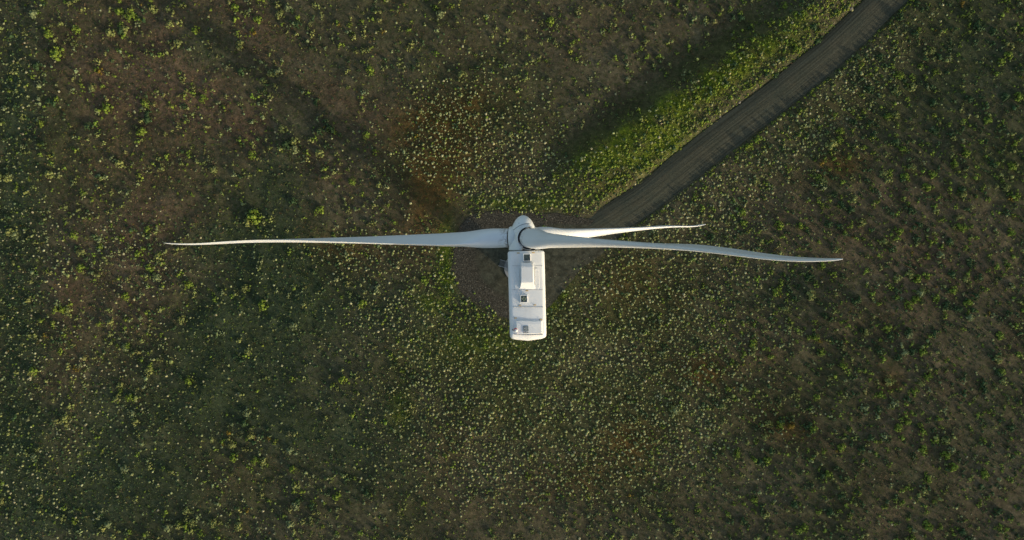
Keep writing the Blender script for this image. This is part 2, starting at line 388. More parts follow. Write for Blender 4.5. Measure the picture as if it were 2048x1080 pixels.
# tower, in three flanged cans, door, foundation
bm = bmesh.new()
prof = []
for k in range(25):
    t = k / 24; prof.append((2.13 - 0.83 * t ** 1.1, 0.35 + t * (HUB_Z - 2.3)))
for zf in (26.0, 52.0):
    i = next(i for i, p in enumerate(prof) if p[1] > zf); r = prof[i - 1][0] - .02
    prof[i:i] = [(r, zf - .05), (r + .045, zf - .04), (r + .045, zf + .04), (r, zf + .05)]
lathe(bm, prof, 64); tw = bm_obj('tower', bm, M_tower, turb, True)
bm = bmesh.new(); lathe(bm, [(3.0, -1.0), (3.0, .28), (2.9, .36), (2.3, .36)], 48); bm_obj('foundation', bm, M_conc, turb)
DOOR_A = math.atan2(0.27, -0.96)
bm = bmesh.new(); Md = Matrix.Translation((math.cos(DOOR_A) * 2.03, math.sin(DOOR_A) * 2.03, 2.75)) @ Matrix.Rotation(DOOR_A, 4, 'Z')
bmesh.ops.create_cube(bm, size=1, matrix=Md @ Matrix.Diagonal((.22, 0.85, 2.1, 1))); bm_obj('door', bm, M_steel, turb)
# nacelle shell: rounded sections lofted front to back (local frame: x right, y forward, z up from hub height)
nac_M = Matrix.Translation(Vector((0, 0, HUB_Z))) @ Matrix.Rotation(PSI, 4, 'Z')
ROOF = 1.95
kx = (CAM_H - HUB_Z - ROOF) / F
nac_inv = (Matrix.Translation(base) @ nac_M).inverted()
def rp(x, y, z=ROOF):                # roof pixel -> nacelle frame
    k = (CAM_H - HUB_Z - z) / F
    return nac_inv @ Vector(((x - 1024) * k, (540 - y) * k, HUB_Z + z))
NCX = rp(1053.6, 560).x
yF = rp(1053, 501.5).y; yB = rp(1057, 682).y
def section(hw, top, bot, rt, rb, crown, n=8):
    P = []
    def arc(cx, cz, r, a0, a1):
        for k in range(n + 1):
            a = a0 + (a1 - a0) * k / n; P.append((cx + r * math.cos(a), cz + r * math.sin(a)))
    arc(hw - rt, top - rt, rt, 0, math.pi / 2)
    for k in range(1, 12):
        u = 1 - 2 * k / 12; P.append((u * (hw - rt), top + crown * (1 - u * u)))
    arc(-hw + rt, top - rt, rt, math.pi / 2, math.pi)
    arc(-hw + rb, bot + rb, rb, math.pi, 1.5 * math.pi); arc(hw - rb, bot + rb, rb, 1.5 * math.pi, 2 * math.pi)
    return P
HW = 1.80
secs = [(yF, HW - .30, ROOF - .30, -1.60), (yF - .01, HW - .16, ROOF - .12, -1.75), (yF - .07, HW - .05, ROOF - .03, -1.85), (yF - .2, HW, ROOF, -1.9), (yF - 1.6, HW, ROOF, -2.0), (yF - 3.9, HW, ROOF, -2.0), (yF - 5.4, HW, ROOF, -1.95),
        (yB + .78, HW - .005, ROOF - .005, -1.75), (yB + .70, HW - .01, ROOF - .03, -1.7), (yB + .40, HW - .03, ROOF - .20, -1.5), (yB + .26, HW - .12, ROOF - .34, -1.3), (yB + .18, HW - .30, ROOF - .52, -1.1)]
V = []; Fc = []
for j, (yy, hw, tp, bt) in enumerate(secs):
    P = section(hw, tp, bt, .40, .6, .05)
    vee = max(0, (j - 6) / 5.0)
    for (x, z) in P: V.append((NCX + x, yy - vee * .20 * (1 - abs(x) / HW), z))
m = len(V) // len(secs)
for j in range(len(secs) - 1):
    for k in range(m): Fc.append((j * m + k, j * m + (k + 1) % m, (j + 1) * m + (k + 1) % m, (j + 1) * m + k))
Fc.append(tuple(range(m))[::-1]); Fc.append(tuple(range((len(secs) - 1) * m, len(secs) * m)))
nac = mesh_obj('nacelle', V, Fc, M_white, turb, True); nac.matrix_local = nac_M
bmn = bmesh.new(); bmn.from_mesh(nac.data); bmesh.ops.recalc_face_normals(bmn, faces=bmn.faces); bmn.to_mesh(nac.data); bmn.free()
RZ = ROOF + .05                      # crown height on the centre line
def sub(name, bm, mat, smooth=False): return bm_obj(name, bm, mat, nac, smooth)
def roof_z(x): u = min(1, abs(x - NCX) / (HW - .4)); return ROOF + .05 * (1 - u * u)
# exhaust hood: flat top with a sloped front and a longer sloped back that flares out
def hood():
    bm = bmesh.new(); H = .62
    p = lambda x, y, z: bm.verts.new((*rp(x, y, z)[:2], z))
    lo = ROOF - .06
    b = [p(1041, 525, lo), p(1067, 525, lo), p(1072, 578.5, lo), p(1037.5, 578.5, lo)]
    mfl, mfr = p(1041, 566, lo), p(1069, 566, lo)
    t = [p(1042, 533.5, RZ + H), p(1066, 533.5, RZ + H), p(1066, 565, RZ + H), p(1042, 565, RZ + H)]
    f0 = [p(1041.3, 525.8, RZ + H * .72), p(1066.3, 525.8, RZ + H * .72)]
    k0 = [p(1039, 577.5, RZ + .08), p(1071, 577.5, RZ + .08)]
    fs = [(t[0], t[3], t[2], t[1]), (f0[0], t[0], t[1], f0[1]), (t[3], k0[0], k0[1], t[2]), (b[0], f0[0], f0[1], b[1]), (k0[0], b[3], b[2], k0[1]),
          (b[0], mfl, t[3], t[0], f0[0]), (mfl, b[3], k0[0], t[3]), (b[1], f0[1], t[1], t[2], mfr), (mfr, t[2], k0[1], b[2])]
    for f in fs: bm.faces.new(f)
    bmesh.ops.recalc_face_normals(bm, faces=bm.faces)
    bmesh.ops.bevel(bm, geom=[e for e in bm.edges if all(v.co.z > ROOF + .05 for v in e.verts)], offset=.045, segments=2, affect='EDGES')
    return sub('exhaust_hood', bm, M_white)
hood()
def pad_panel(x0, x1, y0, y1):       # long oval cover beside the hood
    a = rp(x0, y0); b = rp(x1, y1); cx = (a.x + b.x) / 2; r = abs(b.x - a.x) / 2; ya, yb = a.y - r, b.y + r
    bm = bmesh.new(); out = []
    for k in range(13): an = math.pi * k / 12; out.append((cx + r * math.cos(an), ya + r * math.sin(an)))
    for k in range(13): an = math.pi + math.pi * k / 12; out.append((cx + r * math.cos(an), yb + r * math.sin(an)))
    lv = [bm.verts.new((x, y, roof_z(x) - .03)) for x, y in out]; uv = [bm.verts.new((x, y, roof_z(x) + .045)) for x, y in out]
    iv = [bm.verts.new((cx + (x - cx) * .86, (ya + yb) / 2 + (y - (ya + yb) / 2) * .955, roof_z(x) + .062)) for x, y in out]; n = len(out)
    for k in range(n):
        bm.faces.new((lv[k], lv[(k + 1) % n], uv[(k + 1) % n], uv[k])); bm.faces.new((uv[k], uv[(k + 1) % n], iv[(k + 1) % n], iv[k]))
    bm.faces.new(iv); sub('cover_panel', bm, M_white)
    for k in range(4):
        yy = ya + (yb - ya) * (k + .5) / 4
        for s in (-.6, .6):
            bm = bmesh.new(); lathe(bm, [(.022, 0), (.022, .02)], 8, Matrix.Translation((cx + s * r, yy, roof_z(cx) + .055))); sub('panel_bolt', bm, M_steel)
pad_panel(1028.6, 1040.2, 536, 580); pad_panel(1068.5, 1079, 536, 578)
def hatch(x0, x1, y0, y1, hgt, mat, lift=.0):
    a = rp(x0, y0); b = rp(x1, y1); cx, cy = (a.x + b.x) / 2, (a.y + b.y) / 2; wx, wy = abs(b.x - a.x), abs(a.y - b.y)
    bm = bmesh.new(); fr = .055; z0 = roof_z(cx) - .07; z1 = roof_z(cx) + hgt
    O = [(-wx / 2 - fr - .03, -wy / 2 - fr - .03), (wx / 2 + fr + .03, -wy / 2 - fr - .03), (wx / 2 + fr + .03, wy / 2 + fr + .03), (-wx / 2 - fr - .03, wy / 2 + fr + .03)]
    T = [(-wx / 2 - fr, -wy / 2 - fr), (wx / 2 + fr, -wy / 2 - fr), (wx / 2 + fr, wy / 2 + fr), (-wx / 2 - fr, wy / 2 + fr)]
    I = [(-wx / 2, -wy / 2), (wx / 2, -wy / 2), (wx / 2, wy / 2), (-wx / 2, wy / 2)]
    R = [[bm.verts.new((cx + x, cy + y, z)) for x, y in P] for P, z in ((O, z0), (T, z1), (I, z1), (I, z1 - .06))]
    for A, B in zip(R, R[1:]):
        for k in range(4): bm.faces.new((A[k], A[(k + 1) % 4], B[(k + 1) % 4], B[k]))
    sub('hatch_frame', bm, M_white)
    bm = bmesh.new(); box(bm, (cx, cy, z1 - .055), (wx + .02, wy + .02, .03)); sub('hatch_glass', bm, mat)
    return cx, cy, z1, wx, wy
h1 = hatch(1047.5, 1060, 509, 521.2, .26, M_glass)
h2 = hatch(1041.5, 1053.8, 591.3, 603.6, .24, M_glass)
bm = bmesh.new()                     # ladder rungs and fittings seen through the middle hatch
for dx, ln in ((-.16, .16), (0, .40), (.17, .26)): box(bm, (h2[0] + dx, h2[1], h2[2] - .03), (.05, ln, .03), None, .008)
box(bm, (h2[0], h2[1] - .2, h2[2] - .028), (.16, .04, .03), None, .008)
sub('hatch_handle', bm, M_grn)
# rear deck: a shallow raised plate with a third grille hatch
def deck():
    a = rp(1029, 643); b = rp(1087, 668); bm = bmesh.new(); n = 14; rows = []
    for yy, dz in ((a.y + .10, -.04), (a.y, .10), (a.y - .25, .11), (b.y + .1, .07), (b.y, -.04)):
        rows.append([bm.verts.new((a.x + (b.x - a.x) * k / n, yy + (.05 * math.sin(k / n * math.pi * 2) if dz > .09 else 0), roof_z(a.x + (b.x - a.x) * k / n) + (dz if 0 < k < n else -.04))) for k in range(n + 1)])
    for r0, r1 in zip(rows, rows[1:]):
        for k in range(n): bm.faces.new((r0[k], r1[k], r1[k + 1], r0[k + 1]))
    sub('rear_deck', bm, M_white)
deck()
a = rp(1046.3, 652); b = rp(1057, 661.5); cx, cy = (a.x + b.x) / 2, (a.y + b.y) / 2
bm = bmesh.new(); box(bm, (cx, cy, roof_z(cx) + .12), (abs(b.x - a.x), abs(a.y - b.y), .05), None, .01); sub('hatch_grille', bm, M_mesh)
for k in range(3):
    bm = bmesh.new(); q = rp(1048 + k * 3.8, 664.6); box(bm, (q.x, q.y, roof_z(q.x) + .12), (.11, .06, .08), None, .01); sub('hinge', bm, M_black)
bm = bmesh.new(); tube(bm, [(cx - .05, cy + .1, roof_z(cx) + .12), (cx - .05, cy + .1, roof_z(cx) + .75)], .028); box(bm, (cx - .05, cy + .1, roof_z(cx) + .78), (.34, .05, .05), None, .01)
box(bm, (cx + .10, cy + .1, roof_z(cx) + .86), (.05, .05, .14), None, .01); sub('weather_mast', bm, M_steel)
# lifting lugs
for (x, y) in ((1036.5, 506), (1066.5, 505.3), (1054, 581.5), (1040, 610.8), (1069.5, 610), (1031, 636), (1081.5, 639)):
    q = rp(x, y); bm = bmesh.new(); z = roof_z(q.x)
    box(bm, (q.x, q.y, z + .005), (.27, .10, .03), None, .008)
    tube(bm, [(q.x - .07, q.y, z), (q.x - .05, q.y, z + .09), (q.x + .05, q.y, z + .09), (q.x + .07, q.y, z)], .016, 6)
    sub('lifting_lug', bm, M_lug)
# panel seams across the roof with bolt heads
def seam(ypx, x0, x1, wd, bow=0, mat=M_seam, bolts=0):
    bm = bmesh.new(); n = 24; rows = []
    for k in range(n + 1):
        t = k / n; q = rp(x0 + (x1 - x0) * t, ypx + bow * math.sin(math.pi * t)); z = roof_z(q.x)
        rows.append([bm.verts.new((q.x, q.y + s * wd, z + dz)) for s, dz in ((.5, -.01), (.35, .018), (-.35, .018), (-.5, -.01))])
    for r0, r1 in zip(rows, rows[1:]):
        for j in range(3): bm.faces.new((r0[j], r0[j + 1], r1[j + 1], r1[j]))
    bmesh.ops.recalc_face_normals(bm, faces=bm.faces)
    for k in range(bolts):
        t = (k + .5) / bolts; q = rp(x0 + (x1 - x0) * t, ypx + bow * math.sin(math.pi * t)); box(bm, (q.x, q.y, roof_z(q.x) + .025), (.05, .05, .03))
    sub('roof_seam', bm, mat)
seam(531.5, 1024, 1040, .05); seam(531.5, 1068, 1085, .05); seam(579.5, 1024, 1086, .05); seam(614.3, 1026, 1086, .08, 0, M_seam, 16); seam(668.6, 1028, 1086, .09, 1.2, M_seam, 16)
# warning light and small sensor
q = rp(1031.2, 659.5); z = roof_z(q.x)
bm = bmesh.new(); lathe(bm, [(.24, -.05), (.24, .14), (.20, .16)], 24, Matrix.Translation((q.x, q.y, z))); sub('lamp_base', bm, M_white)
bm = bmesh.new(); lathe(bm, [(.19, .14), (.19, .30), (.15, .38), (.05, .42)], 24, Matrix.Translation((q.x, q.y, z))); sub('lamp_lens', bm, M_red, True)
bm = bmesh.new(); lathe(bm, [(.17, .36), (.15, .45), (.06, .50)], 24, Matrix.Translation((q.x + .03, q.y - .05, z))); sub('lamp_cap', bm, M_white, True)
q = rp(1025, 659); bm = bmesh.new(); tube(bm, [(q.x, q.y, ROOF - .2), (q.x, q.y, ROOF + .35)], .03); box(bm, (q.x, q.y, ROOF + .38), (.12, .12, .14), None, .02); sub('sensor', bm, M_black)
# yaw collar under the nacelle
bm = bmesh.new(); lathe(bm, [(1.32, -2.35), (1.5, -2.25), (1.5, -1.9)], 40, Matrix.Identity(4)); sub('yaw_collar', bm, M_steel)

# spinner: a dome with three blade sockets, tilted with the rotor axis
spin_M = Matrix.Translation(hub) @ Matrix(((e1.x, e2.x, ax.x, 0), (e1.y, e2.y, ax.y, 0), (e1.z, e2.z, ax.z, 0), (0, 0, 0, 1)))   # x right, y up, z forward
SP = [(1.20, -.80), (1.26, -.74), (1.30, -.4), (1.29, 0), (1.26, .4), (1.20, .8), (1.11, 1.15), (.96, 1.5), (.74, 1.84), (.46, 2.10), (.18, 2.23), (.03, 2.25)]
def sp_r(z): return float(np.interp(z, [p[1] for p in SP], [p[0] for p in SP]))
bm = bmesh.new(); lathe(bm, SP, 64); spin = bm_obj('spinner', bm, M_spin, turb, True); spin.matrix_local = spin_M
bm = bmesh.new(); lathe(bm, [(1.12, -1.60), (1.12, -.7)], 40); bm_obj('hub_neck', bm, M_seal_shade, spin)  # seal-dark neck; shadow of the gap behind the blades is in its colour
for off in (-60, 60, 180):           # shell feet running back to the nacelle between the blades
    t0 = THETA + R_(off); bm = bmesh.new(); rows = []
    for k in range(13):
        zz = .55 - 1.72 * k / 12; f = (k / 12) ** 1.5; half = R_(44 - 10 * f); row = []
        for i in range(13):
            u = -1 + 2 * i / 12; a = t0 + u * half; rr = sp_r(max(zz, -.6)) * (1 - f) + 1.64 * f + .012 - .10 * u ** 8
            row.append(bm.verts.new((rr * math.sin(a), rr * math.cos(a), zz)))
        rows.append(row)
    for r0, r1 in zip(rows, rows[1:]):
        for i in range(12): bm.faces.new((r0[i], r0[i + 1], r1[i + 1], r1[i]))
    bmesh.ops.recalc_face_normals(bm, faces=bm.faces); bmesh.ops.solidify(bm, geom=bm.faces[:], thickness=.05)
    bm_obj('spinner_foot', bm, M_spin, spin, True)
ROOT_R = .95
blade_dirs = []
for off in (0, -120, 120):
    t = THETA + R_(off); d = Vector((math.sin(t), math.cos(t), 0))         # in the spinner frame
    blade_dirs.append((t, d))
    rot = d.to_track_quat('Z', 'Y').to_matrix().to_4x4()
    bm = bmesh.new(); lathe(bm, [(1.17, .3), (1.16, 1.33), (1.13, 1.37), (1.10, 1.37), (1.09, 1.0)], 48, rot, True, False); bm_obj('blade_socket', bm, M_spin, spin, True)
    bm = bmesh.new(); lathe(bm, [(1.10, 1.0), (1.10, 1.12), (.955, 1.14), (.955, 1.52), (.90, 1.52)], 48, rot); bm_obj('root_seal', bm, M_seal_shade, spin, True)
    # drip groove curving round the socket on the front of the dome
    b_ = Vector((0, 0, 1)); c_ = d.cross(b_); pts = []
    for k in range(25):
        an = R_(-112 + 128 * k / 24); rr = 1.42
        zz = math.cos(an) * rr; sx = math.sin(an) * rr
        zz = min(zz, 2.0); R0 = sp_r(zz); hgt = math.sqrt(max(.02, R0 * R0 - sx * sx)); pts.append(d * (hgt + .006) + c_ * sx + b_ * zz)
    bm = bmesh.new(); tube(bm, pts, .022, 6); bm_obj('drip_rail', bm, M_seal_shade, spin)
    for an, rr in ((20, 1.62), (-25, 1.65)):
        zz = math.cos(R_(an)) * rr; sx = math.sin(R_(an)) * rr; R0 = sp_r(zz)
        if R0 > abs(sx):
            bm = bmesh.new(); lathe(bm, [(.035, -.02), (.035, .02)], 10, Matrix.Translation(d * math.sqrt(R0 * R0 - sx * sx) + c_ * sx + b_ * zz) @ rot); bm_obj('bolt', bm, M_seal_shade, spin)

# blades
RB = 41.0
def naca(u): return 5 * (.2969 * math.sqrt(u) - .126 * u - .3516 * u ** 2 + .2843 * u ** 3 - .1015 * u ** 4)
def blade_mesh():
    rs = [1.42, 1.6, 1.9] + list(np.linspace(2.3, 9, 20)) + list(np.linspace(9.7, 38.5, 46)) + list(np.linspace(38.9, 41, 9))
    uu = [(1 - math.cos(math.pi * k / 16)) / 2 for k in range(17)]; V = []; A = []; n = 0
    cs, tk = .85, 1.072
    for r in rs:
        k = r / RB
        c = cs * np.interp(k, [0, .05, .2, .4, .6, .8, .95, .985, .997, 1.0], [1.9 / cs, 1.9 / cs, 3.1, 2.5, 1.9, 1.35, .95, .7, .35, .1])
        t = tk * np.interp(k, [0, .05, .12, .2, .4, .7, 1], [1 / tk, 1 / tk, .62, .40, .27, .2, .17])
        be = R_(np.interp(k, [0, .2, .35, .5, .6, .7, .8, 1], [19.7, 18.0, 13.5, 5.6, -1.8, -7.0, -7.2, -4.9]))
        mx = min(1, max(0, (k - .05) / .11)); mx = mx * mx * (3 - 2 * mx)
        bend = .265 * k + .2185 * k * k - .651 * k ** 6 + float(np.mean([np.interp(k + q, [.7, .75, .81, .87, .92, .96, 1.0, 1.06], [0, -.015, -.07, -.115, -.07, .08, .32, .74]) for q in np.linspace(-.045, .045, 13)]))
        ring = []
        for sg in (1, -1):
            for u in (uu if sg == 1 else uu[-2:0:-1]):
                fi = math.acos(1 - 2 * u)
                y = (1 - mx) * sg * .5 * math.sin(fi) + mx * (sg * naca(u) * t + 4 * .049 * u * (1 - u))
                ring.append(((.32 * mx + .5 * (1 - mx) - u) * c, y * c))
        # blade frame: Z along the span, X towards the motion (leading edge), Y upwind
        for (l, s) in ring:
            V.append((l * math.cos(be) + s * math.sin(be), bend + l * math.sin(be) - s * math.cos(be), r)); A.append((k, l, s))
        n = len(ring)
    Fq = []
    for j in range(len(rs) - 1):
        for i in range(n): Fq.append((j * n + i, (j + 1) * n + i, (j + 1) * n + (i + 1) % n, j * n + (i + 1) % n))
    Fq.append(tuple(range(n))); Fq.append(tuple(range((len(rs) - 1) * n, len(rs) * n))[::-1])
    me = bpy.data.meshes.new('blade'); me.from_pydata(V, [], Fq); me.materials.append(M_blade)
    b = bmesh.new(); b.from_mesh(me); bmesh.ops.recalc_face_normals(b, faces=b.faces); b.to_mesh(me); b.free()
    me.polygons.foreach_set('use_smooth', [True] * len(me.polygons)); set_vec(me, 'span', np.array(A)); me.update(); return me
bme = blade_mesh()
for t, d in blade_dirs:
    dd = e2 * math.cos(t) + e1 * math.sin(t); mm = e2 * math.sin(t) - e1 * math.cos(t)
    o = link(bpy.data.objects.new('blade', bme), turb)
    o.matrix_local = Matrix.Translation(hub) @ Matrix(((mm.x, ax.x, dd.x, 0), (mm.y, ax.y, dd.y, 0), (mm.z, ax.z, dd.z, 0), (0, 0, 0, 1)))

# ------------------------------------------------------------------ steel steps up to the tower door
st = link(bpy.data.objects.new('tower_steps', None)); st.location = (TX, TY, 0)
st.rotation_euler = (0, 0, DOOR_A)
tag(st, 'open grey steel steps with two handrails leading up to the turbine tower door', 'steps')
W2 = .68; X0, X1, ZT = 2.25, 4.15, 1.72
for s in (-1, 1):
    bm = bmesh.new(); L = math.hypot(X1 - X0 - .55, ZT - .1); an = math.atan2(ZT - .1, X1 - X0 - .55)
    box(bm, ((X0 + .55 + X1) / 2, s * W2, (ZT + .2) / 2), (L, .05, .22), Matrix.Rotation(an, 4, 'Y')); bm_obj('stringer', bm, M_grate, st)
    bm = bmesh.new(); tube(bm, [(X0, s * W2, ZT + 1), (X0 + .55, s * W2, ZT + 1), (X1, s * W2, 1.1), (X1 + .06, s * W2, .95)], .035, 8); bm_obj('handrail', bm, M_steel, st)
    for (x, z0, z1) in ((X0 + .05, .12, ZT + 1), (X0 + .55, .12, ZT + 1), ((X0 + .55 + X1) / 2, ZT / 2, ZT / 2 + 1.02), (X1 - .02, .12, 1.1)):
        bm = bmesh.new(); tube(bm, [(x, s * W2, z0), (x, s * W2, z1)], .026, 6); bm_obj('post', bm, M_steel, st)
for k in range(4):
    bm = bmesh.new(); box(bm, (X0 + .06 + k * .15, 0, ZT), (.05, W2 * 2 - .06, .05)); bm_obj('landing_bar', bm, M_grate, st)
for k in range(8):
    bm = bmesh.new(); t = (k + .5) / 8; box(bm, (X0 + .55 + t * (X1 - X0 - .55), 0, ZT - .1 - t * (ZT - .35)), (.075, W2 * 2 - .06, .04)); bm_obj('tread', bm, M_grate, st)

# ------------------------------------------------------------------ vegetation
def ico(sub):
    bm = bmesh.new(); bmesh.ops.create_icosphere(bm, subdivisions=sub, radius=1.0)
    v = np.array([x.co[:] for x in bm.verts]); bm.verts.index_update(); f = np.array([[x.index for x in q.verts] for q in bm.faces]); bm.free(); return v, f
I1 = ico(1); I2 = ico(2)
def lump(r, ico_=I1, jit=.22, flat=.85):
    v, f = ico_; v = v * (1 + r.uniform(-jit, jit, (len(v), 1))); v = v * np.array([1, 1, flat]); keep = (v[f][:, :, 2].max(1) > -.15)
    return v, f[keep]
def leaves(r, n, rad, h, size):      # small tilted leaf faces spread through a dome
    a = r.uniform(0, 2 * np.pi, n); q = np.sqrt(r.random(n)); el = r.random(n) ** .6
    c = np.stack([np.cos(a) * q * rad, np.sin(a) * q * rad, h * el * np.sqrt(np.clip(1.02 - q * q, 0, 1)) + .02], 1)
    d = r.normal(size=(n, 3)) * .7 + np.stack([np.cos(a) * q, np.sin(a) * q, .9 * np.ones(n)], 1); d /= np.linalg.norm(d, axis=1)[:, None]
    s = np.cross(d, r.normal(size=(n, 3))); s /= np.linalg.norm(s, axis=1)[:, None]; z = size * r.uniform(.6, 1.4, (n, 1))
    V = np.stack([c - s * z * .45, c + s * z * .45, c + d * z * 1.6], 1).reshape(-1, 3); return V, np.arange(n * 3).reshape(n, 3)
def join(parts):
    V = []; Fa = []; C = []; o = 0
    for (v, f, c) in parts: V.append(v); Fa.append(f + o); C.append(np.full(len(v), c) if np.isscalar(c) else c); o += len(v)
    return np.vstack(V), np.vstack(Fa), np.concatenate(C)
def shrub_t(r, lobes, nl, ic=I1):    # irregular lobed bush, unit radius
    P = []
    for k in range(lobes):
        a = r.uniform(0, 2 * np.pi); q = r.uniform(.2, 1.0) if k else 0; s = r.uniform(.17, .38) * (1.1 - .35 * q)
        v, f = lump(r, ic, .28, 1.0); P.append((v * s + np.array([math.cos(a) * q, math.sin(a) * q, (.5 - .30 * q) * r.uniform(.6, 1.1)]), f, r.uniform(.75, 1.2)))
    if nl:
        v, f = leaves(r, nl, 1.0, .85, .13); P.append((v, f, np.repeat(r.uniform(.7, 1.5, nl), 3)))
    return join(P)
def tuft_t(r, nl):                   # round bunch of grass
    v, f = lump(r, I1, .16, .8); v = v * .82 + np.array([0, 0, .12]); P = [(v, f, r.uniform(.85, 1.1, len(v)))]
    if nl:
        u, g = leaves(r, nl, .95, .85, .2); P.append((u, g, np.repeat(r.uniform(.8, 1.35, nl), 3)))
    return join(P)
def sprig_t(r, n):
    v, f = leaves(r, n, 1.0, .7, .5); return v, f, np.repeat(r.uniform(.7, 1.3, n), 3)
def plant_mesh(name, T, idx, pos, sc, hs, rot, col):
    Vs = []; Fs = []; Cs = []; o = 0
    for k, (tv, tf, tc) in enumerate(T):
        m = np.where(idx == k)[0]
        if not len(m): continue
        c, s = np.cos(rot[m])[:, None], np.sin(rot[m])[:, None]
        x = tv[None, :, 0] * c - tv[None, :, 1] * s; y = tv[None, :, 0] * s + tv[None, :, 1] * c
        V = np.stack([x * sc[m][:, None] + pos[m, 0:1], y * sc[m][:, None] + pos[m, 1:2], tv[None, :, 2] * hs[m][:, None] + pos[m, 2:3]], -1)
        n = len(tv); Fs.append((tf[None] + (o + np.arange(len(m)) * n)[:, None, None]).reshape(-1, 3)); Vs.append(V.reshape(-1, 3)); o += len(m) * n
        Cs.append((col[m][:, None, :] * tc[None, :, None]).reshape(-1, 3))
    me = raw_mesh(name, np.vstack(Vs), np.vstack(Fs), M_leaf, False); set_col(me, 'leaf', np.vstack(Cs)); return me

XL, YL = 135.0, 74.0
def jgrid(step, seed):
    r = np.random.default_rng(seed); xs = np.arange(-XL, XL, step); ys = np.arange(-YL, YL, step); X, Y = np.meshgrid(xs, ys)
    X = X.ravel() + r.uniform(-.85, .85, X.size) * step; Y = Y.ravel() + r.uniform(-.85, .85, Y.size) * step; return X, Y, r
DOTS = [(1150, 720, 260, 170), (900, 740, 130, 150), (1330, 590, 190, 150), (1430, 420, 150, 90, 30), (1590, 275, 130, 50, 36), (1740, 130, 110, 60, 40), (1000, 900, 220, 110), (1270, 850, 220, 130), (960, 240, 150, 110), (870, 330, 90, 80), (1090, 340, 120, 80), (720, 510, 150, 40), (780, 620, 100, 60), (1050, 400, 130, 30)]
PALE = [(30, 500, 70, 700), (230, 730, 220, 120), (100, 900, 150, 150), (330, 560, 120, 70), (450, 1000, 140, 80), (180, 480, 200, 60)]
BANK = [(1150, 372, 70, 40, 30), (1230, 340, 90, 45, 34), (1330, 270, 90, 50, 36), (1420, 200, 90, 48, 38), (1500, 140, 80, 45, 38), (1590, 70, 90, 50, 40), (1680, 0, 80, 50, 42), (1010, 400, 70, 16, 0, .6), (895, 560, 25, 60, 0, .7), (940, 640, 80, 30, -20, .8)]
DARKSW = [(1165, 285, 60, 20, 34), (1260, 215, 80, 24, 34), (1385, 125, 90, 24, 36), (1490, 55, 80, 24, 36), (870, 395, 70, 30, -38), (1050, 330, 50, 26, 20, .5)]
def clear(x, y, m=0.3):              # True where nothing grows: road, pad
    dr, al = pl_dist(x, y, ROAD); ed = 0.9 * (fbm(x, y, 2.2, 88) - .5)
    return ((np.abs(dr + .1) < HALF + m + ed) | (pad_sd(x, y) < .1 + m + 8.0 * (fbm(x, y, 3.4, 99) - .66)))
PAL = {'pale': (.25, .265, .112), 'straw': (.31, .295, .16), 'olive': (.158, .176, .056), 'green': (.118, .165, .024), 'dark': (.040, .070, .027), 'lime': (.140, .180, .024), 'sage': (.145, .172, .078), 'ochre': (.14, .10, .015)}
def pick(r, n, W):                   # W: list of (name, weight array)
    w = np.stack([np.broadcast_to(a, n) for _, a in W], 1); w = w / w.sum(1, keepdims=True); u = r.random((n, 1)); k = (np.cumsum(w, 1) < u).sum(1).clip(0, len(W) - 1)
    c = np.array([PAL[a] for a, _ in W])[k]; return c * r.uniform(.72, 1.25, (n, 1)) * (1 + r.normal(0, .03, (n, 3))), k

# round grass tufts
x, y, r = jgrid(0.64, 5)
dots = np.clip(blobs(x, y, DOTS), 0, 1.3); pale = np.clip(blobs(x, y, PALE), 0, 1.2); bank = np.clip(blobs(x, y, BANK), 0, 1.3); dsw = np.clip(blobs(x, y, DARKSW), 0, 1); moss = np.clip(blobs(x, y, MOSS), 0, 1.2)
nz = fbm(x, y, 7, 61, 4)
p = np.clip(.06 + 1.0 * dots * (.12 + 1.3 * nz) + .40 * pale * (.1 + 1.3 * nz) + .16 * moss + .80 * bank - .75 * dsw, .03, .92)
keep = (r.random(x.size) < p) & ~clear(x, y)
x, y, dots, pale, bank, moss, dsw = [a[keep] for a in (x, y, dots, pale, bank, moss, dsw)]
n = x.size
t_col, _ = pick(r, n, [('pale', .25 + 1.0 * dots * np.clip(1 - bank, 0, 1)), ('straw', .08 + .5 * pale + .12 * dots), ('olive', .35 + .5 * dots + .9 * bank), ('green', .25 + 1.1 * bank), ('lime', .01 + 1.5 * bank), ('sage', .15 + .5 * pale + .5 * moss), ('dark', .25 + 1.5 * moss)])
t_sc = (.11 + .25 * r.random(n) ** 1.8) * (1 + .25 * np.clip(bank, 0, 1) + .14 * np.clip(dots, 0, 1)); t_hs = t_sc * r.uniform(.9, 1.6, n); t_pos = np.stack([x, y, height(x, y) - .03], 1)
T_tuft = [tuft_t(np.random.default_rng(100 + k), 8) for k in range(10)]
me = plant_mesh('grass_tufts', T_tuft, r.integers(0, 10, n), t_pos, t_sc, t_hs, r.uniform(0, 6.28, n), t_col)
tag(link(bpy.data.objects.new('grass_tufts', me)), 'small round pale green grass tufts dotted over the whole field', 'grass', kind='stuff')
N_TUFT = n

